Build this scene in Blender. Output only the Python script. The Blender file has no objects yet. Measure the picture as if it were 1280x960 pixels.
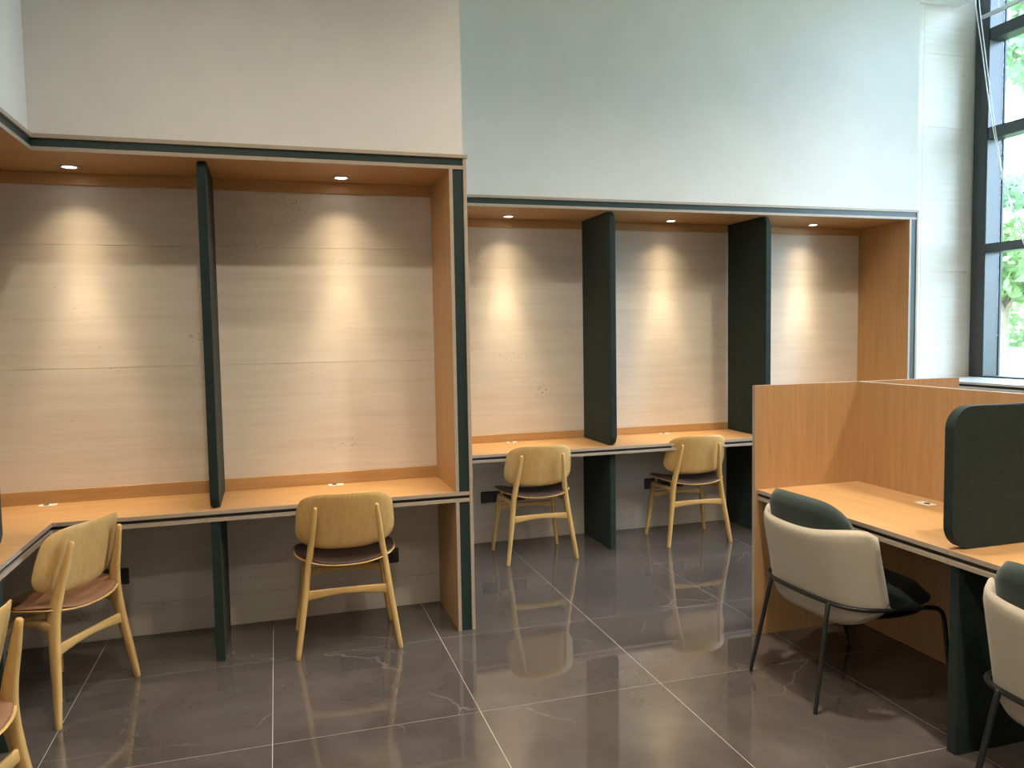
import bpy, bmesh, math, random
from mathutils import Vector, Matrix

S = bpy.context.scene
COL = S.collection
random.seed(7)
R = math.radians

# ------------------------------------------------------------------ camera
CAM_POS = Vector((0, 0, 1.5566))
cr = Vector((0.95756634, -0.28772565, -0.016753))
cu = Vector((0.03455055, 0.05688959, 0.99778246))
cf = Vector((0.28613453, 0.95602172, -0.06441663))
cam_d = bpy.data.cameras.new('camera')
cam_d.sensor_width = 36.0
cam_d.lens = 981.74 / 1280 * 36.0
cam_d.clip_start = 0.05
cam_d.clip_end = 300
cam = bpy.data.objects.new('camera', cam_d)
COL.objects.link(cam)
M3 = Matrix((cr, cu, -cf)).transposed()
cam.matrix_world = Matrix.Translation(CAM_POS) @ M3.to_4x4()
S.camera = cam

# ------------------------------------------------------------------ world
SKY_STRENGTH = 19.5
LAMP_W = 380.0           # each ceiling lamp
SPOT_W = 66.0          # each booth downlight, core beam
SPILL_W = 9.5           # each booth downlight, wide spill
S.view_settings.view_transform = 'Standard'
S.view_settings.look = 'None'
S.view_settings.exposure = 0.45
S.view_settings.gamma = 1.0
S.view_settings.use_curve_mapping = False

w = bpy.data.worlds.new('sky')
S.world = w
w.use_nodes = True
wn, wl = w.node_tree.nodes, w.node_tree.links
bg = wn['Background']
tc = wn.new('ShaderNodeTexCoord')
sx = wn.new('ShaderNodeSeparateXYZ')
wl.new(tc.outputs['Generated'], sx.inputs[0])
rp = wn.new('ShaderNodeValToRGB')
rp.color_ramp.elements[0].position = 0.0
rp.color_ramp.elements[0].color = (0.62, 0.82, 1.0, 1)
rp.color_ramp.elements[1].position = 0.8
rp.color_ramp.elements[1].color = (0.32, 0.48, 0.72, 1)
wl.new(sx.outputs['Z'], rp.inputs[0])
wl.new(rp.outputs[0], bg.inputs[0])
bg.inputs[1].default_value = SKY_STRENGTH

sun_d = bpy.data.lights.new('sun', 'SUN')
sun_d.energy = 2.0
sun_d.angle = R(12)
sun_d.color = (1.0, 0.95, 0.86)
sun = bpy.data.objects.new('sun', sun_d)
COL.objects.link(sun)
sun.rotation_euler = (R(38), R(-22), R(20))     # high, behind the back wall: lights the garden only
sun.location = (12, 12, 12)

# ------------------------------------------------------------------ materials
def new_mat(name):
    m = bpy.data.materials.new(name)
    m.use_nodes = True
    nt = m.node_tree
    return m, nt.nodes, nt.links, nt.nodes['Principled BSDF']

def setp(b, col=None, rough=None, metal=None, spec=None, coat=None, sheen=None):
    if col is not None: b.inputs['Base Color'].default_value = (*col, 1)
    if rough is not None: b.inputs['Roughness'].default_value = rough
    if metal is not None: b.inputs['Metallic'].default_value = metal
    if spec is not None: b.inputs['Specular IOR Level'].default_value = spec
    if coat is not None: b.inputs['Coat Weight'].default_value = coat
    if sheen is not None: b.inputs['Sheen Weight'].default_value = sheen

def coords(n, l, scale=(1, 1, 1), space='pos', rand=0.0):
    mp = n.new('ShaderNodeMapping')
    mp.inputs['Scale'].default_value = scale
    if space == 'pos':
        src = n.new('ShaderNodeNewGeometry').outputs['Position']
    else:
        src = n.new('ShaderNodeTexCoord').outputs['Object']
    if rand:
        oi = n.new('ShaderNodeObjectInfo')
        mu = n.new('ShaderNodeMath'); mu.operation = 'MULTIPLY'
        mu.inputs[1].default_value = rand
        l.new(oi.outputs['Random'], mu.inputs[0])
        ad = n.new('ShaderNodeVectorMath'); ad.operation = 'ADD'
        l.new(src, ad.inputs[0]); l.new(mu.outputs[0], ad.inputs[1])
        src = ad.outputs[0]
    l.new(src, mp.inputs[0])
    return mp.outputs[0]

def noise(n, l, vec, scale=1, detail=4, rough=0.6, dist=0.0):
    t = n.new('ShaderNodeTexNoise')
    t.inputs['Scale'].default_value = scale
    t.inputs['Detail'].default_value = detail
    t.inputs['Roughness'].default_value = rough
    t.inputs['Distortion'].default_value = dist
    l.new(vec, t.inputs['Vector'])
    return t.outputs['Fac']

def ramp(n, l, fac, stops):
    r = n.new('ShaderNodeValToRGB')
    e = r.color_ramp.elements
    while len(e) < len(stops): e.new(0.5)
    for i, (p, c) in enumerate(stops):
        e[i].position = p
        e[i].color = (*c, 1) if len(c) == 3 else c
    l.new(fac, r.inputs[0])
    return r.outputs[0]

def mixc(n, l, fac, a, b, mode='MIX'):
    m = n.new('ShaderNodeMix'); m.data_type = 'RGBA'; m.blend_type = mode
    if isinstance(fac, (int, float)): m.inputs['Factor'].default_value = fac
    else: l.new(fac, m.inputs['Factor'])
    for s, v in ((m.inputs['A'], a), (m.inputs['B'], b)):
        if isinstance(v, tuple): s.default_value = (*v, 1)
        else: l.new(v, s)
    return m.outputs['Result']

def bump(n, l, b, h, strength=0.2, dist=0.005):
    bp = n.new('ShaderNodeBump')
    bp.inputs['Strength'].default_value = strength
    bp.inputs['Distance'].default_value = dist
    l.new(h, bp.inputs['Height']); l.new(bp.outputs[0], b.inputs['Normal'])

def simple(name, col, rough=0.5, var=0.06, scale=6, metal=0, spec=0.5, coat=0, sheen=0, bmp=0, bscale=200, space='pos'):
    m, n, l, b = new_mat(name)
    setp(b, col, rough, metal, spec, coat, sheen)
    v = coords(n, l, space=space)
    f = noise(n, l, v, scale, 5)
    lo = tuple(max(0, c * (1 - var)) for c in col); hi = tuple(c * (1 + var) for c in col)
    l.new(ramp(n, l, f, [(0.3, lo), (0.7, hi)]), b.inputs['Base Color'])
    if bmp:
        bump(n, l, b, noise(n, l, v, bscale, 2), bmp, 0.002)
    return m

def wood(name, col, axis='x', rough=0.42, contrast=0.14, space='pos', scale=1.0):
    m, n, l, b = new_mat(name)
    setp(b, col, rough, 0, 0.4)
    sc = {'x': (2.5, 60, 60), 'y': (60, 2.5, 60), 'z': (60, 60, 2.5)}[axis]
    v = coords(n, l, tuple(s * scale for s in sc), space)
    f1 = noise(n, l, v, 1.0, 6, 0.65, 0.3)
    sc2 = {'x': (0.8, 9, 9), 'y': (9, 0.8, 9), 'z': (9, 9, 0.8)}[axis]
    f2 = noise(n, l, coords(n, l, tuple(s * scale for s in sc2), space), 1.0, 3, 0.5, 0.8)
    lo = tuple(c * (1 - contrast) for c in col); hi = tuple(c * (1 + contrast * .7) for c in col)
    c1 = ramp(n, l, f1, [(0.3, lo), (0.7, hi)])
    c2 = ramp(n, l, f2, [(0.3, (0.9, 0.9, 0.9)), (0.7, (1, 1, 1))])
    l.new(mixc(n, l, 1.0, c1, c2, 'MULTIPLY'), b.inputs['Base Color'])
    bump(n, l, b, f1, 0.08, 0.001)
    return m

OAK = (0.50, 0.285, 0.118)
M = {}
M['oak_x'] = wood('oak_laminate_x', OAK, 'x')
M['oak_y'] = wood('oak_laminate_y', OAK, 'y')
M['oak_z'] = wood('oak_laminate_z', OAK, 'z')
M['oak_island'] = wood('oak_laminate_island', (0.45, 0.255, 0.115), 'z')
M['edge'] = simple('edge_banding', (0.36, 0.285, 0.215), 0.5, 0.05, 30)
M['green'] = simple('dark_green_felt', (0.011, 0.022, 0.018), 0.8, 0.25, 25, spec=0.25, sheen=0.05, bmp=0.25, bscale=350)
M['green_strip'] = simple('dark_green_strip', (0.010, 0.026, 0.023), 0.45, 0.1, 12)
M['groove'] = simple('black_groove', (0.012, 0.012, 0.012), 0.6, 0.1, 12)
M['plaster'] = simple('linen_plaster', (0.64, 0.63, 0.585), 0.9, 0.03, 3, spec=0.2, bmp=0.1, bscale=260)
M['ceiling'] = simple('ceiling_paint', (0.78, 0.77, 0.74), 0.9, 0.02, 2, spec=0.2)
M['frame'] = simple('window_frame_metal', (0.055, 0.060, 0.062), 0.42, 0.06, 8, metal=0.3)
M['gasket'] = simple('window_gasket', (0.01, 0.01, 0.012), 0.6, 0.1, 8)
M['light_metal'] = simple('pale_grey_metal', (0.5, 0.5, 0.5), 0.4, 0.04, 10, metal=0.2)
M['counter_daylit'] = simple('counter_wood_daylit', (0.58, 0.55, 0.50), 0.3, 0.04, 10)  # wood, with the grey daylight on it painted into the base colour
M['cord'] = simple('white_cord', (0.75, 0.75, 0.73), 0.7, 0.03, 80)
M['white_plastic'] = simple('white_plastic', (0.78, 0.76, 0.72), 0.35, 0.02, 20)
M['socket'] = simple('dark_grey_socket', (0.035, 0.035, 0.038), 0.4, 0.05, 30)
M['black_hole'] = simple('black_plastic', (0.008, 0.008, 0.008), 0.5, 0.05, 30)
M['trim_ring'] = simple('downlight_trim', (0.55, 0.5, 0.42), 0.35, 0.03, 40, metal=0.3)
M['beech'] = wood('lacquered_ash', (0.57, 0.355, 0.125), 'z', 0.36, 0.12, 'obj')
M['beech_x'] = wood('lacquered_ash_x', (0.57, 0.355, 0.125), 'x', 0.36, 0.12, 'obj')
M['leather_dark'] = simple('dark_brown_leather', (0.052, 0.030, 0.022), 0.38, 0.15, 14, bmp=0.3, bscale=160, space='obj')
M['leather_tan_lit'] = simple('brown_leather_lit_tan', (0.23, 0.115, 0.06), 0.42, 0.12, 14, bmp=0.3, bscale=160, space='obj')  # tan back pad; on seats, reflected light painted into brown leather
M['tube'] = simple('black_steel', (0.010, 0.010, 0.010), 0.38, 0.05, 30)
M['beige_fabric'] = simple('beige_fabric', (0.37, 0.32, 0.245), 0.9, 0.05, 90, spec=0.2, sheen=0.2, bmp=0.4, bscale=420, space='obj')
M['green_fabric'] = simple('dark_green_fabric', (0.022, 0.036, 0.030), 0.85, 0.12, 90, spec=0.25, sheen=0.2, bmp=0.4, bscale=420, space='obj')
M['grout'] = simple('tile_grout', (0.50, 0.47, 0.43), 0.8, 0.08, 30)

def travertine():
    m, n, l, b = new_mat('travertine')
    setp(b, None, 0.55, 0, 0.3)
    v = coords(n, l, (0.9, 0.9, 16), rand=7.0)
    f = noise(n, l, v, 1.0, 7, 0.62, 0.4)
    v2 = coords(n, l, (3.0, 3.0, 70), rand=7.0)
    f2 = noise(n, l, v2, 1.0, 5, 0.6, 0.2)
    c = ramp(n, l, f, [(0.25, (0.625, 0.560, 0.465)), (0.45, (0.665, 0.605, 0.515)), (0.62, (0.695, 0.640, 0.553)), (0.8, (0.645, 0.580, 0.485))])
    c2 = ramp(n, l, f2, [(0.3, (0.93, 0.92, 0.91)), (0.65, (1, 1, 1))])
    c = mixc(n, l, 1.0, c, c2, 'MULTIPLY')
    v3 = coords(n, l, (60, 60, 130), rand=7.0)
    f3 = noise(n, l, v3, 1.0, 2, 0.5)
    vm = noise(n, l, coords(n, l, (2.5, 2.5, 5.0), rand=7.0), 1.0, 2, 0.5)
    mul = n.new('ShaderNodeMath'); mul.operation = 'MULTIPLY'
    l.new(f3, mul.inputs[0]); l.new(vm, mul.inputs[1])
    pits = ramp(n, l, mul.outputs[0], [(0.435, (0, 0, 0)), (0.455, (1, 1, 1))])
    c = mixc(n, l, pits, c, (0.40, 0.31, 0.22))
    l.new(c, b.inputs['Base Color'])
    inv = n.new('ShaderNodeMath'); inv.operation = 'SUBTRACT'
    inv.inputs[0].default_value = 1.0
    l.new(pits, inv.inputs[1])
    bump(n, l, b, inv.outputs[0], 0.35, 0.002)
    return m
M['travertine'] = travertine()

def marble_tile():
    m, n, l, b = new_mat('polished_grey_marble')
    setp(b, None, 0.05, 0, 1.0)
    v = coords(n, l, (1, 1, 1), rand=23.0)
    f = noise(n, l, v, 2.2, 8, 0.62, 0.6)
    c = ramp(n, l, f, [(0.28, (0.058, 0.048, 0.042)), (0.5, (0.083, 0.070, 0.062)), (0.75, (0.112, 0.096, 0.085))])
    # thin pale veins
    dv = n.new('ShaderNodeTexNoise'); dv.inputs['Scale'].default_value = 3.0; dv.inputs['Detail'].default_value = 5
    l.new(v, dv.inputs['Vector'])
    mx = n.new('ShaderNodeMix'); mx.data_type = 'VECTOR'; mx.inputs['Factor'].default_value = 0.18
    l.new(v, mx.inputs['A']); l.new(dv.outputs['Color'], mx.inputs['B'])
    vo = n.new('ShaderNodeTexVoronoi'); vo.feature = 'DISTANCE_TO_EDGE'; vo.inputs['Scale'].default_value = 1.25
    l.new(mx.outputs['Result'], vo.inputs['Vector'])
    line = ramp(n, l, vo.outputs['Distance'], [(0.0, (1, 1, 1)), (0.0045, (0, 0, 0))])
    msk = ramp(n, l, noise(n, l, v, 1.6, 2), [(0.50, (0, 0, 0)), (0.62, (1, 1, 1))])
    fac = mixc(n, l, 1.0, line, msk, 'MULTIPLY')
    fm = n.new('ShaderNodeMath'); fm.operation = 'MULTIPLY'; fm.inputs[1].default_value = 0.30
    l.new(fac, fm.inputs[0])
    l.new(mixc(n, l, fm.outputs[0], c, (0.36, 0.31, 0.27)), b.inputs['Base Color'])
    l.new(ramp(n, l, noise(n, l, v, 5, 4), [(0.3, (0.025,) * 3), (0.7, (0.055,) * 3)]), b.inputs['Roughness'])
    bump(n, l, b, noise(n, l, v, 5.0, 1, 0.4), 0.03, 0.003)
    return m
M['tile'] = marble_tile()

def glass_mat():
    m = bpy.data.materials.new('clear_glass'); m.use_nodes = True
    n, l = m.node_tree.nodes, m.node_tree.links
    n.remove(n['Principled BSDF'])
    tr = n.new('ShaderNodeBsdfTransparent'); tr.inputs[0].default_value = (0.96, 0.97, 0.98, 1)
    gl = n.new('ShaderNodeBsdfGlossy'); gl.inputs['Roughness'].default_value = 0.0
    fr = n.new('ShaderNodeFresnel'); fr.inputs[0].default_value = 1.25
    mx = n.new('ShaderNodeMixShader')
    l.new(fr.outputs[0], mx.inputs[0]); l.new(tr.outputs[0], mx.inputs[1]); l.new(gl.outputs[0], mx.inputs[2])
    l.new(mx.outputs[0], n['Material Output'].inputs[0])
    return m
M['glass'] = glass_mat()

def emit_mat(name, col, s):
    m, n, l, b = new_mat(name)
    setp(b, (0.9, 0.9, 0.9), 0.5)
    b.inputs['Emission Color'].default_value = (*col, 1)
    b.inputs['Emission Strength'].default_value = s
    return m
M['lens'] = emit_mat('downlight_lens', (1.0, 0.93, 0.85), 12.0)
M['ceiling_lens'] = emit_mat('ceiling_lamp_lens', (1.0, 0.93, 0.84), 6.0)
M['grass'] = simple('lawn_grass', (0.20, 0.27, 0.10), 0.9, 0.35, 1.2)
M['path'] = simple('garden_path', (0.62, 0.60, 0.55), 0.9, 0.06, 2)
M['bark'] = simple('tree_bark', (0.16, 0.12, 0.085), 0.9, 0.3, 8)
M['prop'] = simple('pale_timber_prop', (0.62, 0.54, 0.43), 0.8, 0.1, 6)
def leaf_mat(name, col):
    m, n, l, b = new_mat(name)
    setp(b, col, 0.6)
    v = coords(n, l)
    f = noise(n, l, v, 3, 3)
    l.new(ramp(n, l, f, [(0.3, tuple(c * .6 for c in col)), (0.7, tuple(c * 1.3 for c in col))]), b.inputs['Base Color'])
    tl = n.new('ShaderNodeBsdfTranslucent'); tl.inputs[0].default_value = (col[0] * 1.3, col[1] * 1.3, col[2], 1)
    mx = n.new('ShaderNodeMixShader'); mx.inputs[0].default_value = 0.4
    out = n['Material Output']
    l.new(b.outputs[0], mx.inputs[1]); l.new(tl.outputs[0], mx.inputs[2]); l.new(mx.outputs[0], out.inputs[0])
    return m
M['leaf_a'] = leaf_mat('leaf_green', (0.13, 0.20, 0.10))
M['leaf_b'] = leaf_mat('leaf_yellow_green', (0.20, 0.28, 0.12))

# ------------------------------------------------------------------ helpers
def tag(o, label=None, cat=None, group=None, kind=None):
    if label: o['label'] = label
    if cat: o['category'] = cat
    if group: o['group'] = group
    if kind: o['kind'] = kind
    return o

def thing(name, loc, label=None, cat=None, rz=0.0, group=None, kind=None):
    o = bpy.data.objects.new(name, None)
    o.empty_display_size = 0.1
    COL.objects.link(o)
    o.location = loc
    o.rotation_euler = (0, 0, rz)
    return tag(o, label, cat, group, kind)

def obj(name, bm, mat, parent=None, smooth=False, world=False, kind=None, label=None):
    """link a bmesh as one object; world=True: mesh is in world coordinates and the parent is unrotated"""
    bmesh.ops.recalc_face_normals(bm, faces=bm.faces[:])
    me = bpy.data.meshes.new(name)
    bm.to_mesh(me); bm.free()
    if smooth:
        for p in me.polygons: p.use_smooth = True
    me.materials.append(M[mat])
    o = bpy.data.objects.new(name, me)
    COL.objects.link(o)
    if parent is not None:
        o.parent = parent
        if world:
            q, t = parent, Vector((0, 0, 0))
            while q is not None:
                t += q.location; q = q.parent
            o.location = -t
    if kind: o['kind'] = kind
    if label: o['label'] = label
    return o

def box_bm(x0, x1, y0, y1, z0, z1, bev=0.0, seg=2, bm=None):
    b2 = bmesh.new()
    vs = [b2.verts.new((x, y, z)) for z in (z0, z1) for y in (y0, y1) for x in (x0, x1)]
    for f in ((0, 1, 3, 2), (4, 6, 7, 5), (0, 4, 5, 1), (2, 3, 7, 6), (0, 2, 6, 4), (1, 5, 7, 3)):
        b2.faces.new([vs[i] for i in f])
    if bev:
        bmesh.ops.bevel(b2, geom=b2.edges[:], offset=bev, segments=seg, affect='EDGES', clamp_overlap=True)
    if bm is None: return b2
    me = bpy.data.meshes.new('t'); b2.to_mesh(me); b2.free(); bm.from_mesh(me); bpy.data.meshes.remove(me)
    return bm

def prism_bm(pts, a0, a1, axis='z', bev=0.0, seg=2):
    """polygon pts extruded along axis. axis z: pts (x,y); axis x: pts (y,z); axis y: pts (x,z)"""
    bm = bmesh.new()
    def P(p, a):
        return {'z': (p[0], p[1], a), 'x': (a, p[0], p[1]), 'y': (p[0], a, p[1])}[axis]
    lo = [bm.verts.new(P(p, a0)) for p in pts]
    hi = [bm.verts.new(P(p, a1)) for p in pts]
    f0 = bm.faces.new(lo); f1 = bm.faces.new(hi)
    n = len(pts)
    for i in range(n):
        bm.faces.new((lo[i], lo[(i + 1) % n], hi[(i + 1) % n], hi[i]))
    if bev:
        es = list(set(list(f0.edges) + list(f1.edges)))
        bmesh.ops.bevel(bm, geom=es, offset=bev, segments=seg, affect='EDGES', clamp_overlap=True)
    return bm

def rounded_rect(a0, a1, b0, b1, r, n=8):
    """r: 4 radii for corners (a1,b1),(a0,b1),(a0,b0),(a1,b0), ccw"""
    out = []
    for (ca, cb, st, rr) in ((a1, b1, 0, r[0]), (a0, b1, 90, r[1]), (a0, b0, 180, r[2]), (a1, b0, 270, r[3])):
        sa = -1 if ca == a1 else 1; sb = -1 if cb == b1 else 1
        if rr <= 0: out.append((ca, cb)); continue
        for k in range(n + 1):
            t = R(st + 90 * k / n)
            out.append((ca + sa * rr + rr * math.cos(t), cb + sb * rr + rr * math.sin(t)))
    return out

def catmull(pts, per=6):
    P = [Vector(p) for p in pts]
    P = [P[0] * 2 - P[1]] + P + [P[-1] * 2 - P[-2]]
    out = []
    for i in range(1, len(P) - 2):
        for k in range(per):
            t = k / per
            a, b, c, d = P[i - 1], P[i], P[i + 1], P[i + 2]
            out.append(0.5 * ((2 * b) + (c - a) * t + (2 * a - 5 * b + 4 * c - d) * t * t + (3 * b - a - 3 * c + d) * t ** 3))
    out.append(P[-2])
    return out

def tube_bm(pts, radii, seg=12, per=6, side=Vector((1, 0, 0)), cap=True, bm=None, n_exp=2.0):
    """smooth tube; radii entries r or (r_side, r_other); side is the reference direction of the first radius"""
    bm = bm or bmesh.new()
    rad = [(r, r) if not isinstance(r, tuple) else r for r in radii]
    path = catmull(pts, per)
    rr = catmull([(a, b, 0) for a, b in rad], per)
    rings = []
    N = len(path)
    for i, p in enumerate(path):
        t = (path[min(i + 1, N - 1)] - path[max(i - 1, 0)]).normalized()
        s = (side - t * side.dot(t))
        if s.length < 1e-4: s = Vector((0, 0, 1)) - t * t.z
        s.normalize(); o = t.cross(s)
        ring = []
        for k in range(seg):
            a = 2 * math.pi * k / seg
            c_, s_ = math.cos(a), math.sin(a)
            e = 2.0 / n_exp
            cc = math.copysign(abs(c_) ** e, c_); ss = math.copysign(abs(s_) ** e, s_)
            ring.append(bm.verts.new(p + s * (cc * rr[i].x) + o * (ss * rr[i].y)))
        rings.append(ring)
    for a, b in zip(rings, rings[1:]):
        for k in range(seg):
            bm.faces.new((a[k], a[(k + 1) % seg], b[(k + 1) % seg], b[k]))
    if cap:
        for ring, p, d in ((rings[0], path[0], path[0] - path[1]), (rings[-1], path[-1], path[-1] - path[-2])):
            d = d.normalized()
            r0 = sum(((v.co - p).length for v in ring)) / seg
            mid = [bm.verts.new(p + (v.co - p) * 0.72 + d * r0 * 0.45) for v in ring]
            for k in range(seg):
                bm.faces.new((ring[k], ring[(k + 1) % seg], mid[(k + 1) % seg], mid[k]))
            bm.faces.new(mid)
    return bm

def plate_bm(outline, surf, thick, rings=7):
    """outline: list of (u,v) about its centre; surf(u,v)->(point, normal); a curved plate with rounded rim"""
    bm = bmesh.new()
    n = len(outline)
    rs = [i / rings for i in range(rings + 1)]
    def layer(sgn):
        L = []
        c, nn = surf(0, 0)
        L.append([bm.verts.new(Vector(c) + Vector(nn) * sgn * thick / 2)])
        for r in rs[1:]:
            ring = []
            inset = 1.0
            off = thick / 2
            if r == 1.0: off *= 0.45
            for (u, v) in outline:
                p, nn = surf(u * r, v * r)
                ring.append(bm.verts.new(Vector(p) + Vector(nn) * sgn * off))
            L.append(ring)
        for k in range(n):
            bm.faces.new((L[0][0], L[1][k], L[1][(k + 1) % n]))
        for a, b in zip(L[1:], L[2:]):
            for k in range(n):
                bm.faces.new((a[k], a[(k + 1) % n], b[(k + 1) % n], b[k]))
        return L[-1]
    A = layer(1); B = layer(-1)
    # rounded rim
    rim = []
    for (u, v) in outline:
        l_ = math.hypot(u, v)
        p, nn = surf(u * (1 + 0.3 * thick / l_), v * (1 + 0.3 * thick / l_))
        rim.append(bm.verts.new(Vector(p)))
    for k in range(n):
        bm.faces.new((A[k], A[(k + 1) % n], rim[(k + 1) % n], rim[k]))
        bm.faces.new((rim[k], rim[(k + 1) % n], B[(k + 1) % n], B[k]))
    return bm

def copy_tree(o, parent=None):
    c = o.copy(); COL.objects.link(c); c.parent = parent
    for ch in list(o.children): copy_tree(ch, c)
    return c

def struct(name, bm, mat, label=None, **k):
    o = obj(name, bm, mat, **k)
    o['kind'] = 'structure'
    if label: o['label'] = label
    return o

# ------------------------------------------------------------------ key dimensions (metres)
Y1, Y1B = 3.945, 4.441          # near booth: front plane, back wall
X1I, X1R, XL, XLB = 0.867, 0.958, -0.995, -1.492
Y2, Y2B = 5.037, 5.597          # far booth
X2L, X2I, X2R = 0.985, 4.768, 4.855
ZT, ZC, ZF = 2.464, 2.391, 2.331
ZD1, ZD2 = 0.738, 0.750
XW = 5.965
ZCEIL = 4.322
YN = 0.9                         # near end of the left leg
YREAR = -5.0
LEDGE_Z = 1.10

# ------------------------------------------------------------------ floor
FT = 0.822
FX0, FY0 = 0.757, 3.062
floor = struct('floor', box_bm(XLB - .1, XW + .2, YREAR, Y2B + .2, -0.12, -0.0007), 'grout', 'polished dark grey marble tile floor with pale joints')
tile_me = None
for i in range(-3, 7):
    for j in range(-10, 4):
        xa, ya = FX0 + i * FT, FY0 + j * FT
        x0, x1 = max(xa, XLB), min(xa + FT, XW)
        y0, y1 = max(ya, YREAR), min(ya + FT, Y2B)
        if x1 - x0 < .02 or y1 - y0 < .02: continue
        if x1 < 0.9 and y0 > Y1B: continue
        if x1 < 0.95: y1 = min(y1, Y1B)
        full = (x1 - x0 > FT - .001) and (y1 - y0 > FT - .001)
        if full and tile_me is not None:
            t = bpy.data.objects.new('floor_tile', tile_me); COL.objects.link(t); t.parent = floor
        else:
            g = 0.0013
            b = box_bm(-(x1 - x0) / 2 + g, (x1 - x0) / 2 - g, -(y1 - y0) / 2 + g, (y1 - y0) / 2 - g, -0.012, 0.0)
            t = obj('floor_tile', b, 'tile', floor)
            if full: tile_me = t.data
        t.location = ((x0 + x1) / 2, (y0 + y1) / 2, 0)

# ------------------------------------------------------------------ walls
G = 0.002
wall_bl = struct('wall_back_left', box_bm(XLB - .2, X1R - .003, Y1B + .012, Y2B + .2, 0, 4.45), 'travertine', 'travertine clad wall behind the near booths')
wall_l = struct('wall_left', box_bm(XLB - .2, XLB, YREAR, Y1B + .012, 0, 4.45), 'travertine', 'travertine wall behind the left desk run')
wall_b = struct('wall_back', box_bm(X1R - .003, XW + .25, Y2B + .012, Y2B + .2, 0, 4.9), 'travertine', 'travertine clad wall behind the far booths')
rows = [0.0, 0.168, 0.791, 1.414, 2.037, 2.66, 3.283, 3.906, 4.45]
def panels(parent, xs, ys, zmax):
    for xa, xb in zip(xs, xs[1:]):
        for za, zb in zip(rows, rows[1:]):
            if za >= zmax: continue
            zb = min(zb, zmax)
            obj('stone_panel', box_bm(xa + .0006, xb - .0006, ys, ys + .0115, za + .0006, zb - .0006, 0.0008, 1), 'travertine', parent)
panels(wall_bl, [XLB + .001, -.306, X1R - .004], Y1B, ZT)
panels(wall_b, [X1R, 2.26, 3.512, 4.81], Y2B, ZT)
panels(wall_b, [4.81, 5.42, XW - .002], Y2B, 4.45)
# plaster bulkheads over the booths
XB1 = X1R - .016
struct('wall_bulkhead_left', prism_bm([(XB1, Y1 + .012), (XB1, Y2B + .011), (X1R - .004 - .03, Y2B + .011), (X1R - .004 - .03, Y1B + .0115), (XLB, Y1B + .0115), (XLB, YN), (XL - .012, YN), (XL - .012, Y1 + .012)], ZT + .001, 4.45, 'z'), 'plaster', 'plain linen plaster bulkhead above the near booths')
struct('wall_bulkhead_right', box_bm(XB1 + .001, X2R - .006, Y2 + .012, Y2B - .001, ZT + .001, 4.45), 'plaster', 'pale plaster bulkhead above the far booths')
struct('wall_right', prism_bm([(Y2B, 0), (Y2B, LEDGE_Z - .06), (2.606, LEDGE_Z - .06), (2.606, 4.9), (YREAR, 4.9), (YREAR, 0)], XW, XW + .25, 'x'), 'plaster')
struct('wall_rear', box_bm(XLB - .2, XW + .25, YREAR - .2, YREAR, 0, 4.9), 'plaster')
ceil = struct('ceiling', box_bm(XLB - .2, 5.783, YREAR, Y2B, ZCEIL, 4.45), 'ceiling')
struct('trim_1', box_bm(5.70, XW + .25, YREAR, Y2B, 4.80, 4.9), 'ceiling', 'blind recess above the window')
struct('trim_2', box_bm(5.70, 5.783, YREAR, Y2B, 4.4505, 4.799), 'ceiling')

# ------------------------------------------------------------------ window wall
win = thing('window_1', (XW, 0, LEDGE_Z), 'tall dark framed curtain wall window looking onto a garden', kind='structure')
DX = 0.165
def wpart(name, b, m): return obj(name, b, m, win, world=True)
wpart('jamb', box_bm(XW + .012, XW + DX, 5.532, Y2B - .001, LEDGE_Z - .055, 4.79, .004), 'frame')
ml = [5.441]
y = 5.441
mull = []
def mullion(ya, yb):
    wpart('mullion', box_bm(XW, XW + DX, ya, yb, LEDGE_Z - .055, 4.79, .004), 'frame')
    wpart('gasket', box_bm(XW + DX + .0005, XW + DX + .022, ya - .008, yb + .008, LEDGE_Z - .05, 4.79, .002), 'gasket')
mullion(5.441, 5.528)
mcs = [4.05, 2.65]
for yc in mcs: mullion(yc - .043, yc + .043)
edges_y = [5.441] + [v for yc in mcs for v in (yc + .043, yc - .043)]
TR = [(2.189, 2.267), (3.162, 3.265), (4.003, 4.104)]
spans = [(edges_y[2 * i + 1], edges_y[2 * i]) for i in range(len(mcs))]
zs = [LEDGE_Z - .055] + [v for t in TR for v in t] + [4.79]
for (ya, yb) in spans:
    for (za, zb) in TR:
        wpart('transom', box_bm(XW + .006, XW + DX - .01, ya + .0005, yb - .0005, za, zb, .003), 'frame')
    wpart('bottom_rail', box_bm(XW + .006, XW + DX - .01, ya + .0005, yb - .0005, LEDGE_Z - .055, LEDGE_Z + .012, .003), 'frame')
    zz = [LEDGE_Z + .012] + [v for t in TR for v in t] + [4.79]
    for k in range(0, len(zz), 2):
        wpart('pane', box_bm(XW + DX - .008, XW + DX - .002, ya + .001, yb - .001, zz[k] + .001, zz[k + 1] - .001), 'glass')

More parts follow.
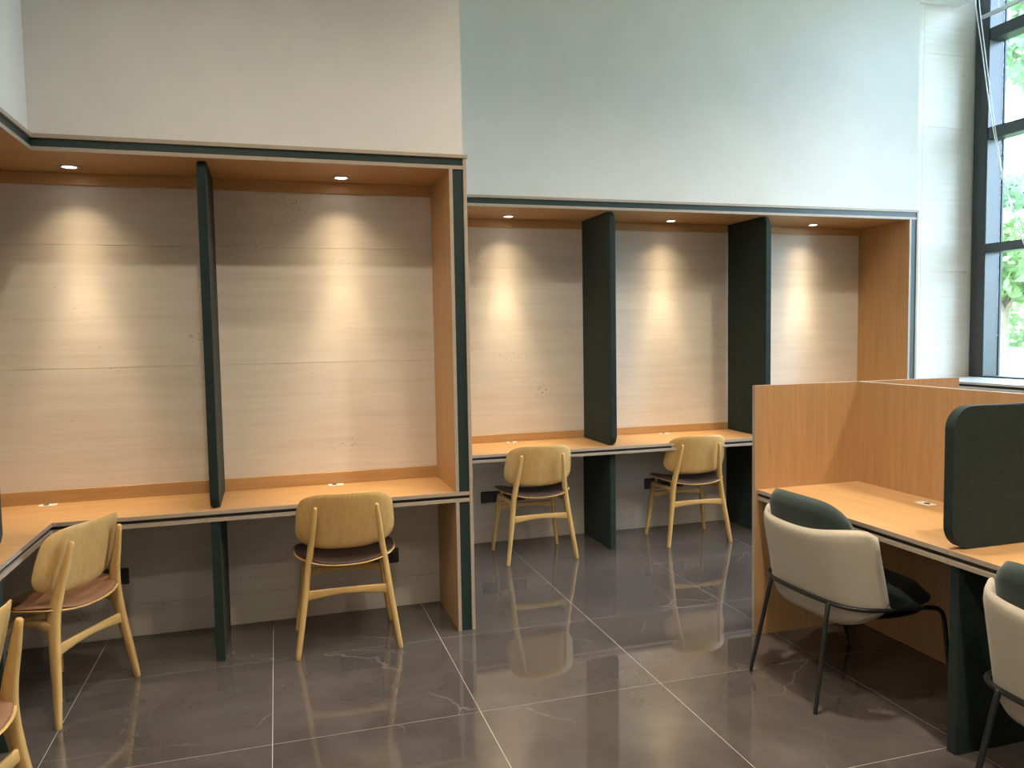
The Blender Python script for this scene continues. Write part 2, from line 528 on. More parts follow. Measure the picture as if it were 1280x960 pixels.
# bar-height counter along the window
wc = thing('window_counter', (5.66, 2.8, 0), 'wood counter with grey daylight painted into its colour running under the tall window', 'counter')
X0c = 5.37
YC0, YC1 = -3.0, Y2B - .002
obj('top_board', box_bm(X0c, XW - .002, YC0, YC1, LEDGE_Z - .018, LEDGE_Z, .0015), 'counter_daylit', wc, world=True)
obj('groove_strip', box_bm(X0c + .012, XW - .002, YC0 + .01, YC1, LEDGE_Z - .038, LEDGE_Z - .0182), 'groove', wc, world=True)
obj('lower_board', box_bm(X0c, XW - .002, YC0, YC1, LEDGE_Z - .056, LEDGE_Z - .0382, .0015), 'counter_daylit', wc, world=True)
for yy in (5.35, 4.1, 2.85, 1.6, 0.35, -0.9, -2.15):
    obj('support_panel', box_bm(X0c + .1, XW - .003, yy - .02, yy + .02, 0, LEDGE_Z - .0565, .002), 'green', wc, world=True)

# raised blind: bottom rail and slack cords
bl = thing('window_blind', (5.9, 5.2, 4.19), 'raised blind with pale grey bottom rail and slack white cords at window top', 'blind')
obj('bottom_rail', box_bm(5.885, 5.912, 4.12, 5.46, 4.176, 4.206, .004), 'light_metal', bl, world=True)
obj('head_rail', box_bm(5.875, 5.925, 4.10, 5.48, 4.74, 4.798, .004), 'light_metal', bl, world=True)
for pts in ([(5.9, 5.56, 4.74), (5.9, 5.535, 4.368), (5.9, 5.452, 3.9), (5.9, 5.367, 3.406), (5.9, 5.29, 3.06), (5.9, 5.211, 2.738), (5.9, 5.012, 2.217), (5.9, 4.86, 1.95)],
            [(5.9, 5.52, 4.74), (5.9, 5.495, 4.352), (5.9, 5.43, 3.93), (5.9, 5.353, 3.469), (5.902, 5.286, 3.10), (5.903, 5.205, 2.75), (5.903, 5.00, 2.23), (5.9, 4.85, 1.96)]):
    obj('cord', tube_bm(pts, [.004] * len(pts), 6, 5), 'cord', bl, True, world=True)
obj('cord', tube_bm([(5.9, 5.30, 4.745), (5.9, 5.30, 4.2)], [.003] * 2, 6, 2), 'cord', bl, True, world=True)
obj('cord', tube_bm([(5.9, 4.25, 4.745), (5.9, 4.25, 4.2)], [.003] * 2, 6, 2), 'cord', bl, True, world=True)

# ------------------------------------------------------------------ near booth (L shaped)
def Lpoly(ins, xr):
    return [(xr, Y1 + ins), (xr, Y1B - .0005), (XLB + .001, Y1B - .0005), (XLB + .001, YN), (XL - ins, YN), (XL - ins, Y1 + ins)]
b1 = thing('study_booth', (0.0, 4.2, 0), 'near oak study booth surround turning the corner at left', 'booth')
def P1(name, b, m, **k): return obj(name, b, m, b1, world=True, **k)
TH = 0.018
P1('canopy_top', prism_bm(Lpoly(-.004, X1R + .006), ZT - TH, ZT, 'z', .001, 1), 'edge')
P1('canopy_strip', prism_bm(Lpoly(.005, X1R - TH - .0005), ZC + TH + .0003, ZT - TH - .0003, 'z'), 'green_strip', label='dark green strip')
P1('canopy_soffit', prism_bm(Lpoly(.004, X1R - TH - .0005), ZC, ZC + TH - .0003, 'z'), 'oak_x')
# thin grey edge band along the soffit front
P1('edge_band', prism_bm([(X1R - TH - .0005, Y1), (X1R - TH - .0005, Y1 + .0036), (XL - .0036, Y1 + .0036), (XL - .0036, YN), (XL, YN), (XL, Y1)], ZC, ZC + TH, 'z'), 'edge')
P1('fascia', box_bm(XLB + .0165, X1I - .001, Y1B - .016, Y1B - .001, ZF, ZC - .0005, .001, 1), 'oak_x')
P1('fascia', box_bm(XLB + .001, XLB + .016, YN, Y1B - .001, ZF, ZC - .0005, .001, 1), 'oak_y')
DZU1 = ZD1 - .053
for (za, zb) in ((0.0005, DZU1 - .0005), (ZD1 + .0005, ZC - .0005)):
    P1('side_panel', box_bm(X1I, X1I + TH, Y1 + .004, Y1B - .001, za, zb), 'oak_z')
    P1('edge_band', box_bm(X1I, X1I + TH, Y1, Y1 + .0036, za, zb), 'edge')
    P1('side_strip', box_bm(X1I + TH + .0003, X1R - TH - .0003, Y1 + .006, Y1B - .001, za, zb), 'green_strip', label='dark green strip')
P1('side_outer_panel', box_bm(X1R - TH, X1R, Y1, Y1B - .001, 0.0005, ZT - TH - .0005, .001, 1), 'edge')

# the L shaped worktop
wd = thing('wall_desk', (0.0, 4.2, 0), 'long oak wall desk bending round the left corner', 'desk')
def PD(name, b, m, **k): return obj(name, b, m, wd, world=True, **k)
xr = X1R - TH - .0007
PD('top_board', prism_bm(Lpoly(.0038, xr), ZD1 - TH, ZD1, 'z'), 'oak_x')
PD('edge_band', prism_bm([(xr, Y1), (xr, Y1 + .0036), (XL - .0036, Y1 + .0036), (XL - .0036, YN), (XL, YN), (XL, Y1)], ZD1 - TH, ZD1, 'z'), 'edge')
PD('groove_strip', prism_bm(Lpoly(.012, xr), ZD1 - .035, ZD1 - TH - .0003, 'z'), 'groove')
PD('lower_board', prism_bm(Lpoly(0, xr), ZD1 - .053, ZD1 - .0353, 'z', .001, 1), 'edge')
PD('backsplash', box_bm(XLB + .0165, X1I - .001, Y1B - .016, Y1B - .001, ZD1 + .0003, ZD1 + .066, .001, 1), 'oak_x')
PD('backsplash', box_bm(XLB + .001, XLB + .016, YN, Y1B - .001, ZD1 + .0003, ZD1 + .066, .001, 1), 'oak_y')
PD('support_panel', box_bm(-.327, -.286, Y1 + .006, Y1B - .001, 0.0005, DZU1 - .0005, .002), 'green', label='dark green support panel')
PD('support_panel', box_bm(XLB + .002, XL - .03, 3.32, 3.36, 0.0005, DZU1 - .0005, .002), 'green', label='dark green support panel')
PD('support_panel', box_bm(XLB + .002, XL - .03, 2.10, 2.14, 0.0005, DZU1 - .0005, .002), 'green', label='dark green support panel')

def grommet(parent, x, y, z, rz=0):
    g = obj('cable_grommet', box_bm(-.040, .040, -.024, .024, .0003, .004, .0015), 'white_plastic', parent, label='small white cable outlet plate')
    g.location = Vector((x, y, z)) - parent.location
    g.rotation_euler = (0, 0, rz)
    bm = bmesh.new()
    bmesh.ops.create_cone(bm, cap_ends=True, segments=20, radius1=.014, radius2=.0135, depth=.004)
    c = obj('outlet_hole', bm, 'black_hole', g, True)
    c.location = (-.008, 0, .0037)
    return g
grommet(wd, -1.116, 4.376, ZD1)
grommet(wd, 0.291, 4.390, ZD1)
grommet(wd, -1.43, 2.75, ZD1, R(90))

def shade_auto(o, ang=35):
    for c in [o] + list(o.children):
        if c.type == 'MESH':
            for p in c.data.polygons: p.use_smooth = True
            c.data.set_sharp_from_angle(angle=R(ang))
def divider_obj(x, yf, yb, z0, z1, label, th=.041, rad=.065):
    p = rounded_rect(yf, yb, 0.001, z1 - z0 - .001, (0, rad, rad, 0))
    p = [(a - yb, b) for a, b in p]
    o = obj('divider_panel', prism_bm(p, 0, th, 'x', .006, 3), 'green')
    shade_auto(o)
    o.location = (x, yb, z0)
    return tag(o, label, 'divider', 'dark green dividers of the wall booths')
divider_obj(-.327, Y1 + .022, Y1B - .017, ZD1, ZC, 'dark green divider between the two near booths, seen almost edge on')
# divider on the left leg (plane across the desk)
p = rounded_rect(0, .428, .001, ZC - ZD1 - .001, (.065, 0, 0, .065))
o = obj('divider_panel', prism_bm(p, 0, .041, 'y', .006, 3), 'green'); shade_auto(o)
o.location = (XLB + .017, 3.43, ZD1)
tag(o, 'dark green divider edge at the far left border of the photo', 'divider', 'dark green dividers of the wall booths')

# ------------------------------------------------------------------ far booth
b2 = thing('study_booth', (2.9, 5.3, 0), 'far oak study booth surround with three bays', 'booth')
def P2(name, b, m, **k): return obj(name, b, m, b2, world=True, **k)
P2('canopy_top', box_bm(X2L, X2R, Y2 - .004, Y2B - .001, ZT - TH, ZT, .001, 1), 'edge')
P2('canopy_strip', box_bm(X2L, X2R - TH - .0003, Y2 + .005, Y2B - .001, ZC + TH + .0003, ZT - TH - .0003), 'green_strip', label='dark green strip')
P2('canopy_soffit', box_bm(X2L, X2R - TH - .0003, Y2 + .004, Y2B - .001, ZC, ZC + TH), 'oak_x')
P2('edge_band', box_bm(X2L, X2R - TH - .0003, Y2, Y2 + .0036, ZC, ZC + TH), 'edge')
P2('fascia', box_bm(X2L + .019, X2I - .0005, Y2B - .016, Y2B - .001, ZF, ZC - .0005, .001, 1), 'oak_x')
DZU2 = ZD2 - .053
for (za, zb) in ((0.0005, DZU2 - .0005), (ZD2 + .0005, ZC - .0005)):
    P2('side_panel', box_bm(X2I, X2I + TH, Y2 + .004, Y2B - .001, za, zb), 'oak_z')
    P2('edge_band', box_bm(X2I, X2I + TH, Y2, Y2 + .0036, za, zb), 'edge')
    P2('side_strip', box_bm(X2I + TH + .0003, X2R - TH - .0003, Y2 + .006, Y2B - .001, za, zb), 'green_strip', label='dark green strip')
    P2('side_panel', box_bm(X2L, X2L + TH, Y2, Y2B - .001, za, zb), 'oak_z')
P2('side_outer_panel', box_bm(X2R - TH, X2R, Y2, Y2B - .001, 0.0005, ZT - TH - .0005, .001, 1), 'edge')
wd2 = thing('wall_desk', (2.9, 5.3, 0), 'straight oak wall desk of the far booths', 'desk')
def PD2(name, b, m, **k): return obj(name, b, m, wd2, world=True, **k)
xr2 = X2R - TH - .0007
for (xa, xb) in ((X2L, 2.2585), (2.2595, 3.5115), (3.5125, xr2)):
    PD2('top_board', box_bm(xa, xb, Y2 + .0038, Y2B - .001, ZD2 - TH, ZD2), 'oak_x')
    PD2('edge_band', box_bm(xa, xb, Y2, Y2 + .0036, ZD2 - TH, ZD2), 'edge')
PD2('groove_strip', box_bm(X2L, xr2, Y2 + .012, Y2B - .001, ZD2 - .035, ZD2 - TH - .0003), 'groove')
PD2('lower_board', box_bm(X2L, xr2, Y2, Y2B - .001, ZD2 - .053, ZD2 - .0353, .001, 1), 'edge')
PD2('backsplash', box_bm(X2L + .019, X2I - .0005, Y2B - .016, Y2B - .001, ZD2 + .0003, ZD2 + .058, .001, 1), 'oak_x')
for xa in (2.2387, 3.4917):
    PD2('support_panel', box_bm(xa, xa + .041, Y2 + .05, Y2B - .001, 0.0005, DZU2 - .0005, .002), 'green', label='dark green support panel')
grommet(wd2, 1.65, 5.535, ZD2)
grommet(wd2, 2.897, 5.53, ZD2)
grommet(wd2, 4.15, 5.535, ZD2)
divider_obj(2.2387, Y2 + .022, Y2B - .017, ZD2, ZC, 'dark green divider between the first and second far booth bays')
divider_obj(3.4917, Y2 + .022, Y2B - .017, ZD2, ZC, 'dark green divider behind the oak island end panel')

# ------------------------------------------------------------------ downlights
def downlight(x, y, label, col=(1.0, 0.79, 0.52), W=SPOT_W):
    d = thing('downlight', (x, y, ZC), label, 'light', group='warm downlights in the booth soffits')
    bm = bmesh.new()
    prof = [(.030, -.0005), (.044, -.0005), (.046, -.003), (.043, -.0055), (.034, -.006), (.030, -.003)]
    n = 28
    rings = [[bm.verts.new((r * math.cos(2 * math.pi * k / n), r * math.sin(2 * math.pi * k / n), z)) for k in range(n)] for r, z in prof]
    for i in range(len(rings)):
        a, b = rings[i], rings[(i + 1) % len(rings)]
        for k in range(n): bm.faces.new((a[k], a[(k + 1) % n], b[(k + 1) % n], b[k]))
    obj('trim_ring', bm, 'trim_ring', d, True)
    bm = bmesh.new()
    bmesh.ops.create_cone(bm, cap_ends=True, segments=28, radius1=.0295, radius2=.0295, depth=.003)
    le = obj('lens', bm, 'lens', d); le.location = (0, 0, -.0022)
    for e, a, bl_ in ((W, 42, 1.0), (W * .26, 66, 1.0), (SPILL_W, 108, 1.0)):
        L = bpy.data.lights.new('downlight_beam', 'SPOT')
        L.energy = e; L.color = col; L.spot_size = R(a); L.spot_blend = bl_; L.shadow_soft_size = 0.03
        lo = bpy.data.objects.new('downlight_beam', L); COL.objects.link(lo); lo.parent = d; lo.location = (0, 0, -.012)
    return d
downlight(-.919, 4.270, 'round downlight over the corner bay of the near booth')
downlight(.359, 4.275, 'round downlight over the right bay of the near booth')
downlight(-1.33, 2.75, 'added unseen downlight lighting the chair at the left desk run')  # out of view, added to light the chair below
downlight(1.621, 5.432, 'round downlight over the first bay of the far booth', W=SPOT_W * 1.3)
downlight(2.909, 5.432, 'round downlight over the middle bay of the far booth', W=SPOT_W * 1.3)
downlight(4.184, 5.432, 'round downlight over the last bay of the far booth by the window', W=SPOT_W * 1.3)

# ------------------------------------------------------------------ sockets
def sockets(xr_, yw, zc, n, label):
    t = thing('power_socket', (xr_ - n * .0435, yw, zc), label, 'socket', group='dark grey sockets under the desks')
    for k in range(n):
        xa = -n * .0435 + k * .087
        pl = obj('socket_plate', box_bm(xa + .0005, xa + .0865, -.009, -.0005, -.043, .043, .003), 'socket', t)
        bm = bmesh.new()
        for (dx, dz) in ((-.012, -.008), (.012, -.008), (0, .010)):
            box_bm(xa + .043 + dx - .002, xa + .043 + dx + .002, -.0098, -.0088, dz - .006, dz + .006, bm=bm)
        obj('socket_slots', bm, 'black_hole', pl)
    return t
sockets(.633, Y1B, .300, 4, 'dark grey wall socket behind the centre chair of the near booth')
sockets(-.775, Y1B, .328, 4, 'dark grey wall socket behind the corner chair at left')
sockets(1.765, Y2B, .343, 4, 'dark grey wall socket behind the chair in the first far bay')
sockets(3.10, Y2B, .350, 4, 'dark grey wall socket behind the chair in the middle far bay')

# ------------------------------------------------------------------ desk island
XIL, XID, XIS, XIR = 2.286, 2.299, 2.908, 3.567
YI, ZI = 3.400, 1.275
YJ, YE = 2.225, 1.03
isl = thing('island_partition', (XIS, 2.2, 0), 'oak partition with long spine panel and full height end panel by the window', 'partition')
def PI_(name, b, m, **k): return obj(name, b, m, isl, world=True, **k)
ET = .025
for (ya, yb) in ((YI, YI + ET), (YE - ET, YE)):
    PI_('end_panel', box_bm(XIL + .0015, XIR - .0015, ya + .0002, yb - .0002, 0.0005, ZI - .0015), 'oak_island')
    PI_('edge_band', box_bm(XIL, XIL + .0013, ya, yb, 0.0005, ZI), 'edge')
    PI_('edge_band', box_bm(XIR - .0013, XIR, ya, yb, 0.0005, ZI), 'edge')
    PI_('edge_band', box_bm(XIL + .0014, XIR - .0014, ya, yb, ZI - .0013, ZI), 'edge')
PI_('spine_panel', box_bm(XIS, XIS + ET, YE + .0005, YI - .0005, 0.0005, ZI - .0015), 'oak_island')
PI_('edge_band', box_bm(XIS, XIS + ET, YE + .0005, YI - .0005, ZI - .0013, ZI), 'edge')
def island_desk(x0, x1, y0, y1, label, legy):
    d = thing('island_desk', ((x0 + x1) / 2, (y0 + y1) / 2, 0), label, 'desk', group='oak worktops of the desk island')
    s = 1 if x0 < XIS else -1                      # front edge at x0 side or x1 side
    def Q(n_, b, m, **k): return obj(n_, b, m, d, world=True, **k)
    z = ZD2
    if s == 1: top, eb, gr = (x0 + .0038, x1), (x0, x0 + .0036), (x0 + .012, x1)
    else: top, eb, gr = (x0, x1 - .0038), (x1 - .0036, x1), (x0, x1 - .012)
    Q('top_board', box_bm(*top, y0, y1, z - TH, z), 'oak_y')
    Q('edge_band', box_bm(*eb, y0, y1, z - TH, z), 'edge')
    Q('groove_strip', box_bm(*gr, y0, y1, z - .035, z - TH - .0003), 'groove')
    Q('lower_board', box_bm(x0, x1, y0, y1, z - .053, z - .0353, .001, 1), 'edge')
    if legy is not None:
        Q('support_panel', box_bm(x0 + .01 if s == 1 else x0 + .003, x1 - .003 if s == 1 else x1 - .01, legy, legy + .041, 0.0005, z - .0535, .002), 'green', label='dark green support panel')
    return d
d1 = island_desk(XID, XIS - .0008, YJ + .0005, YI - .0006, 'oak island worktop beside the nearer side of the end panel', None)
d2 = island_desk(XID, XIS - .0008, YE + .0005, YJ - .0005, 'oak island worktop at the right border in front of the green screen', YJ - .041)
d3 = island_desk(XIS + ET + .0008, XIR - .013, YJ + .0005, YI - .0006, 'oak island worktop hidden on the window side of the spine', YJ + .003)
grommet(d1, 2.806, 2.844, ZD2, R(90))
grommet(d2, 2.806, 1.65, ZD2, R(90))
# screen at the joint
p = rounded_rect(0, .609, .001, .519, (.0, .085, .085, 0), 10)
scr = obj('desk_screen', prism_bm(p, -.02, .02, 'y', .007, 3), 'green'); shade_auto(scr)
scr.location = (XIS - .610, YJ + .002, ZD2)
tag(scr, 'dark green screen with rounded corners standing on the island worktop', 'screen')

# ------------------------------------------------------------------ wooden chair
def make_wood_chair(seat_mat):
    t = thing('wooden_chair', (0, 0, 0))
    for s in (-1, 1):
        # rear leg: foot, shin, broad joint under the seat, slim tip behind the backrest
        pts = [(s * .247, -.200, 0.004), (s * .224, -.183, .16), (s * .201, -.163, .32), (s * .187, -.153, .43), (s * .172, -.168, .53), (s * .157, -.196, .64), (s * .146, -.219, .735)]
        rad = [(.0125, .0135), (.015, .019), (.0165, .024), (.0165, .029), (.0155, .023), (.0135, .017), (.0095, .011)]
        obj('rear_leg', tube_bm(pts, rad, 12, 5, n_exp=2.5), 'beech', t, True)
        pts = [(s * .245, .200, 0.004), (s * .228, .190, .14), (s * .210, .178, .29), (s * .197, .168, .405)]
        rad = [(.0115, .0125), (.0145, .016), (.016, .019), (.0155, .021)]
        obj('front_leg', tube_bm(pts, rad, 12, 5, n_exp=2.5), 'beech', t, True)
        pts = [(s * .196, -.150, .392), (s * .195, -.085, .405), (s * .195, .02, .402), (s * .197, .11, .398), (s * .200, .160, .385)]
        rad = [(.012, .028), (.012, .018), (.012, .015), (.012, .020), (.012, .030)]
        obj('side_rail', tube_bm(pts, rad, 12, 5, n_exp=3), 'beech_x', t, True)
    def stretcher(y, z, hx):
        xs = [-hx, -hx * .75, -hx * .4, 0, hx * .4, hx * .75, hx]
        zz = [z, z + .004, z + .009, z + .0105, z + .009, z + .004, z]
        hh = [.025, .0215, .0175, .016, .0175, .0215, .025]
        bm = tube_bm([(x, y, q) for x, q in zip(xs, zz)], [(.0085, h) for h in hh], 12, 4, side=Vector((0, 1, 0)), n_exp=3.5)
        obj('stretcher', bm, 'beech_x', t, True)
    stretcher(-.166, .298, .196)
    stretcher(.176, .312, .203)
    # seat shell
    def sup(a, b, n_, k=48, tap=0.0):
        out = []
        for i in range(k):
            q = 2 * math.pi * i / k
            c, s_ = math.cos(q), math.sin(q)
            u = a * math.copysign(abs(c) ** (2 / n_), c); v = b * math.copysign(abs(s_) ** (2 / n_), s_)
            u *= 1 + tap * v / b
            out.append((u, v))
        return out
    def seat_surf(dz):
        def f(u, v):
            # dished across, turned down a little at the front
            z = .432 + .045 * (abs(u) / .255) ** 2.2 - .020 * max(0, (v - .10) / .12) ** 2 + .012 * max(0, (-v - .05) / .15) + .018
            return (u, v + .01, z - .018 + dz), (0, 0, 1)
        return f
    obj('seat_shell', plate_bm(sup(.252, .222, 3.0, tap=.06), seat_surf(0), .012), 'beech_x', t, True)
    def pad_surf(u, v):
        (x, y, z), n_ = seat_surf(0)(u, v)
        e = max(abs(u) / .245, abs(v) / .215)
        return (x, y, z + .0075 + .012 * max(0, 1 - e ** 4)), n_
    obj('seat_pad', plate_bm(sup(.243, .213, 3.0, tap=.06), pad_surf, .018, 9), seat_mat, t, True)
    # backrest: leans back, wraps forward at the sides
    tilt = R(14)
    def back_surf(off):
        def f(u, v):
            y = -.184 + off + .062 * (u / .235) ** 2
            z = v
            yy = y - math.sin(tilt) * z; zz = .657 + math.cos(tilt) * z
            nx = -2 * .062 * u / .235 ** 2
            n_ = Vector((nx, math.cos(tilt), math.sin(tilt))).normalized()
            return (u, yy, zz), n_
        return f
    def back_outline(a, b, k=56):
        out = []
        for i in range(k):
            q = 2 * math.pi * i / k
            c, s_ = math.cos(q), math.sin(q)
            n_ = 4.6 if s_ > 0 else 3.2
            u = a * math.copysign(abs(c) ** (2 / n_), c); v = b * math.copysign(abs(s_) ** (2 / n_), s_)
            u *= 1 - .055 * v / b
            out.append((u, v))
        return out
    obj('backrest', plate_bm(back_outline(.236, .145), back_surf(0), .012), 'beech', t, True)
    obj('back_pad', plate_bm(back_outline(.222, .131), back_surf(.0105), .010), seat_mat, t, True)
    for s in (-1, 1):
        obj('seat_spacer', tube_bm([(s * .186, -.135, .418), (s * .186, -.125, .452)], [.010, .010], 10, 2), 'beech', t, True)
        obj('seat_spacer', tube_bm([(s * .190, .135, .408), (s * .190, .135, .440)], [.010, .010], 10, 2), 'beech', t, True)
    return t
ch = make_wood_chair('leather_dark')
ch.location = (.302, 4.042, 0); ch.rotation_euler = (0, 0, R(-1))
tag(ch, 'ash wood chair with dark brown seat at the centre booth', 'chair', 'curved back ash wood chairs')
ch2 = copy_tree(ch); ch2.location = (1.690, 5.178, 0); ch2.rotation_euler = (0, 0, R(0))
tag(ch2, 'ash wood chair with dark brown seat in the first far booth bay', 'chair')
ch3 = copy_tree(ch); ch3.location = (2.912, 5.200, 0); ch3.rotation_euler = (0, 0, R(-2.5))
tag(ch3, 'ash wood chair with dark brown seat beside the oak island end panel', 'chair')
ch4 = make_wood_chair('leather_tan_lit')
ch4.location = (-.955, 3.766, 0); ch4.rotation_euler = (0, 0, R(63.3))
tag(ch4, 'ash wood chair with brown leather seat, reflected light painted in as tan, turned into the left corner', 'chair', 'curved back ash wood chairs')
ch5 = copy_tree(ch4); ch5.location = (-1.0, 2.505, 0); ch5.rotation_euler = (0, 0, R(78))
tag(ch5, 'ash wood chair cut off by the lower left corner of the photo', 'chair')

# ------------------------------------------------------------------ upholstered chair (local: +Y forward)
def make_lounge():
    t = thing('upholstered_chair', (0, 0, 0))
    HW = .312
    def back_y(u):                          # plan curve of the shell, flat at the back, wrapping forward at the sides
        return -.238 + .165 * (abs(u) / HW) ** 4.6
    def bn(u):
        d = .165 * 4.6 * (abs(u) / HW) ** 3.6 / HW * (1 if u > 0 else -1)
        return Vector((-d, 1, 0)).normalized()
    def sheet(u0, u1, zlo, ztop, off, th, lean, nu=40, nv=14):
        bm = bmesh.new(); L = []
        for sgn in (0, 1):
            g = []
            for j in range(nv + 1):
                row = []
                for i in range(nu + 1):
                    u = u0 + (u1 - u0) * i / nu
                    v = j / nv
                    za, zb = zlo(u), ztop(u)
                    z = za + (zb - za) * v
                    e = min(1, min(i, nu - i) / 3.0) ** .5 if min(i, nu - i) < 3 else 1
                    ev = min(1, min(j, nv - j) / 2.0) ** .5 if min(j, nv - j) < 2 else 1
                    k = (off - th / 2) + th * (.5 + (sgn - .5) * min(e, ev))
                    p = Vector((u, back_y(u), z)) + bn(u) * k
                    p.y -= lean * (z - .45)
                    p.x *= 1 - .08 * (z - .6)
                    row.append(bm.verts.new(p))
                g.append(row)
            for j in range(nv):
                for i in range(nu):
                    bm.faces.new((g[j][i], g[j][i + 1], g[j + 1][i + 1], g[j + 1][i]))
            L.append(g)
        bmesh.ops.remove_doubles(bm, verts=bm.verts[:], dist=.0004)
        A, B = L
        return bm
    rnd = lambda u, a, n_: max(0.0, 1 - min(1, abs(u) / a) ** n_) ** (1 / n_)
    obj('outer_shell', sheet(-HW, HW, lambda u: .340 + .085 * (abs(u) / HW) ** 6, lambda u: .60 + .128 * rnd(u, HW * 1.006, 7) + .045 * (abs(u) / HW) ** 2, 0.0, .034, .20), 'beige_fabric', t, True, label='beige fabric outer shell')
    obj('back_cushion', sheet(-.276, .276, lambda u: .43, lambda u: .60 + .255 * rnd(u, .282, 4.6), .052, .064, .20), 'green_fabric', t, True, label='dark green back cushion')
    # seat cushion
    out = []
    for i in range(48):
        q = 2 * math.pi * i / 48; c, s_ = math.cos(q), math.sin(q)
        out.append((.262 * math.copysign(abs(c) ** .7, c), .215 * math.copysign(abs(s_) ** .7, s_)))
    def ss(u, v):
        e = max(abs(u) / .262, abs(v) / .215)
        return (u, v + .05, .415 + .018 * (1 - min(1, e) ** 3)), (0, 0, 1)
    obj('seat_cushion', plate_bm(out, ss, .085, 10), 'green_fabric', t, True, label='dark green seat cushion')
    def s2(u, v): return (u, v + .055, .362), (0, 0, 1)
    obj('seat_base', plate_bm([(u * .93, v * .93) for u, v in out], s2, .022, 4), 'tube', t, True)
    # black tube: hoop round the shell turning down into the front legs
    HT = .318
    hoop = [(-.300, .285, .004), (-.305, .245, .20), (-.311, .218, .345), (-.314, .188, .394), (-.316, .13, .412), (-.317, .03, .420), (-.312, -.08, .426), (-.285, -.185, .432), (-.22, -.240, .436), (-.12, -.262, .438), (0, -.268, .439)]
    hoop = hoop + [(-x, y, z) for x, y, z in hoop[-2::-1]]
    obj('frame_tube', tube_bm(hoop, [.0095] * len(hoop), 10, 6, side=Vector((0, .3, 1))), 'tube', t, True)
    for s in (-1, 1):
        obj('rear_leg', tube_bm([(s * .215, -.345, .004), (s * .20, -.305, .2), (s * .182, -.258, .436)], [.0085, .0095, .0095], 10, 5), 'tube', t, True)
    return t
lc = make_lounge()
lc.location = (2.372, 2.832, 0); lc.rotation_euler = (0, 0, R(-88))
tag(lc, 'beige shell chair with dark green cushion at the island worktop', 'chair', 'beige and green upholstered chairs')
lc2 = copy_tree(lc); lc2.location = (2.345, 1.64, 0); lc2.rotation_euler = (0, 0, R(-90))
tag(lc2, 'beige shell chair with dark green cushion cut off by the right border', 'chair')

# ------------------------------------------------------------------ ceiling downlights of the room
for i, (x, y) in enumerate(((-0.1, 1.9), (2.05, 2.75), (4.0, 3.1), (1.9, 0.9), (4.2, 0.9), (-0.1, -0.9), (1.9, -1.6), (4.2, -1.6))):
    c = thing('ceiling_lamp', (x, y, ZCEIL), 'round recessed ceiling lamp high above the study room', 'lamp', group='round ceiling lamps')
    bm = bmesh.new(); bmesh.ops.create_cone(bm, cap_ends=True, segments=40, radius1=.085, radius2=.095, depth=.012)
    bd = obj('lamp_body', bm, 'light_metal', c); bd.location = (0, 0, -.0065)
    bm = bmesh.new(); bmesh.ops.create_cone(bm, cap_ends=True, segments=40, radius1=.065, radius2=.07, depth=.006)
    le = obj('lamp_lens', bm, 'ceiling_lens', c); le.location = (0, 0, -.0160)
    L = bpy.data.lights.new('lamp_light', 'SPOT'); L.energy = LAMP_W; L.color = (1.0, .88, .72)
    L.spot_size = R(136); L.spot_blend = 1.0; L.shadow_soft_size = .07
    lo = bpy.data.objects.new('lamp_light', L); COL.objects.link(lo); lo.parent = c; lo.location = (0, 0, -.022)

# ------------------------------------------------------------------ garden outside
bm = bmesh.new()
n = 30
vs = {}
for i in range(n + 1):
    for j in range(n + 1):
        x = 6.25 + i * 1.5; yv = -14 + j * 2.0
        z = -.05 + 1.15 * (1 - math.exp(-max(0, x - 8) / 6)) + .05 * math.sin(x * .7 + yv * .5)
        vs[i, j] = bm.verts.new((x, yv, z))
for i in range(n):
    for j in range(n):
        bm.faces.new((vs[i, j], vs[i + 1, j], vs[i + 1, j + 1], vs[i, j + 1]))
lawn = obj('lawn', bm, 'grass', smooth=True); tag(lawn, 'bright green garden lawn outside the window', 'lawn', kind='structure')

def gz(x, y): return -.05 + 1.15 * (1 - math.exp(-max(0, x - 8) / 6)) + .05 * math.sin(x * .7 + y * .5)
def foliage_bm(center, rad, n_, size, hollow=.55):
    verts, faces = [], []
    for k in range(n_):
        while True:
            d = Vector((random.uniform(-1, 1), random.uniform(-1, 1), random.uniform(-1, 1)))
            if hollow < d.length < 1: break
        clump = Vector((math.sin(k * 1.7), math.cos(k * 2.3), math.sin(k * .9))) * .08
        c = Vector(center) + Vector(((d.x + clump.x) * rad[0], (d.y + clump.y) * rad[1], (d.z + clump.z) * rad[2]))
        a = Vector((random.gauss(0, 1), random.gauss(0, 1), random.gauss(0, 1))).normalized()
        b = a.cross(Vector((random.gauss(0, 1), random.gauss(0, 1), random.gauss(0, 1)))).normalized()
        s = size * random.uniform(.7, 1.3)
        i0 = len(verts)
        verts += [c - a * s, c + b * s * .45, c + a * s, c - b * s * .45]
        faces.append((i0, i0 + 1, i0 + 2, i0 + 3))
    me = bpy.data.meshes.new('foliage'); me.from_pydata([tuple(v) for v in verts], [], faces)
    return me
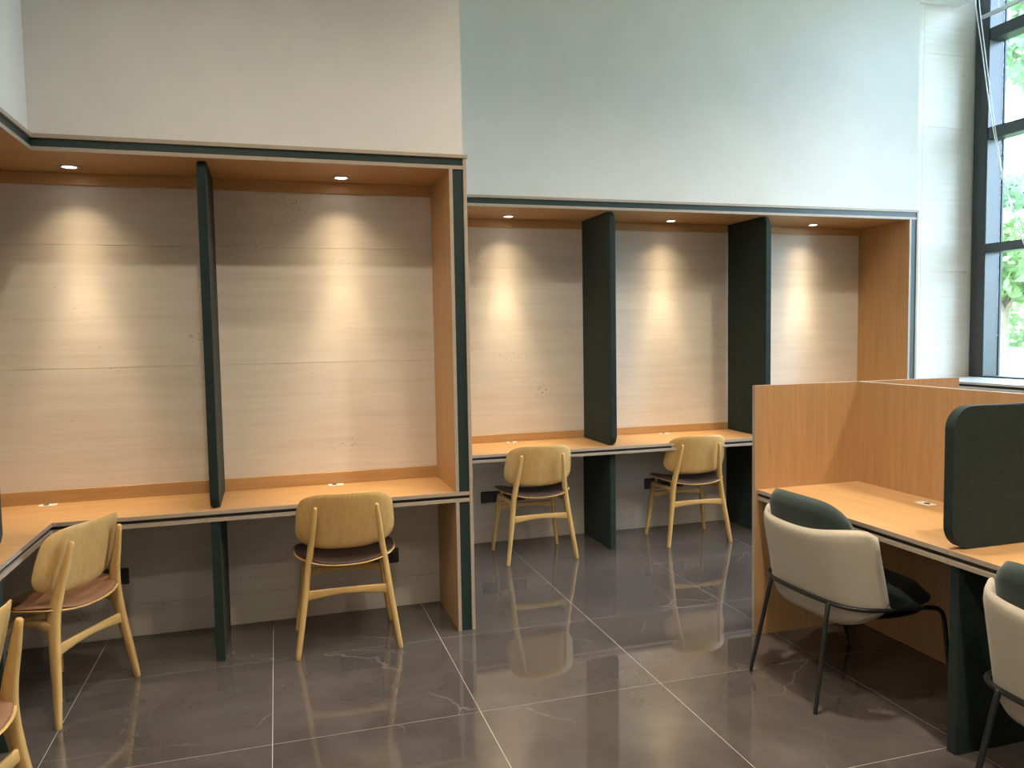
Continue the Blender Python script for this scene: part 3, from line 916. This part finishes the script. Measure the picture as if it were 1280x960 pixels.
def tree(x, y, h, rad, mat, label, n_=2600, size=.13, trunk=True, name='garden_tree'):
    z0 = gz(x, y)
    t = thing(name, (x, y, z0), label, 'tree' if trunk else 'shrub', group='garden plants outside the window')
    me = foliage_bm((0, 0, h), rad, n_, size)
    me.materials.append(M[mat])
    o = bpy.data.objects.new('foliage', me); COL.objects.link(o); o.parent = t; o['kind'] = 'stuff'
    if trunk:
        obj('trunk', tube_bm([(0, 0, -.1), (.05, .02, h * .5), (0, 0, h)], [.09, .07, .04], 10, 4), 'bark', t, True)
        for k in range(4):
            a = k * 1.6
            obj('branch', tube_bm([(.03, 0, h * .6), (.35 * rad[0] * math.cos(a), .35 * rad[1] * math.sin(a), h * .85), (.7 * rad[0] * math.cos(a), .7 * rad[1] * math.sin(a), h * 1.05)], [.04, .03, .015], 8, 4), 'bark', t, True)
    return t
tree(11.6, 10.2, 2.15, (1.3, 1.3, .75), 'leaf_b', 'young yellow green tree low in the window view', 2200, .12)
tree(15.0, 11.0, 6.8, (2.2, 2.2, 1.7), 'leaf_a', 'tall leafy tree filling the top of the window view', 3200, .17)
tree(17.5, 16.2, 3.0, (2.4, 2.4, 1.5), 'leaf_a', 'dark green tree at the back of the garden', 3200, .17)
tree(18.0, 7.0, 2.6, (1.5, 1.5, 1.2), 'leaf_b', 'broad green tree to the right of the window view', 2000, .15)
for k, (x, y) in enumerate(((20, 13.2), (21, 17.9), (20.5, 22.5), (23, 10), (23, 5))):
    tree(x, y, 1.0, (1.9, 1.9, 1.1), 'leaf_b' if k % 2 else 'leaf_a', ['round clipped shrub at the far lawn edge', 'yellow green shrub beside the far clipped shrub', 'leftmost clipped shrub of the far lawn edge', 'far shrub behind the broad green tree', 'rightmost far shrub of the garden'][k], 1500, .14, False, 'garden_shrub')
for k, (a, b, lab) in enumerate((((9.6, 8.1, gz(9.6, 8.1)), (10.1, 8.0, 2.6), 'pale timber prop leaning against the young tree'), ((9.9, 9.3, gz(9.9, 9.3)), (10.25, 9.35, 2.3), 'second pale timber prop leaning behind the first prop'))):
    o = obj('tree_prop', tube_bm([a, tuple((Vector(a) + Vector(b)) / 2), b], [.05, .048, .045], 10, 3), 'prop', smooth=True)
    tag(o, lab, 'post', 'timber tree props')
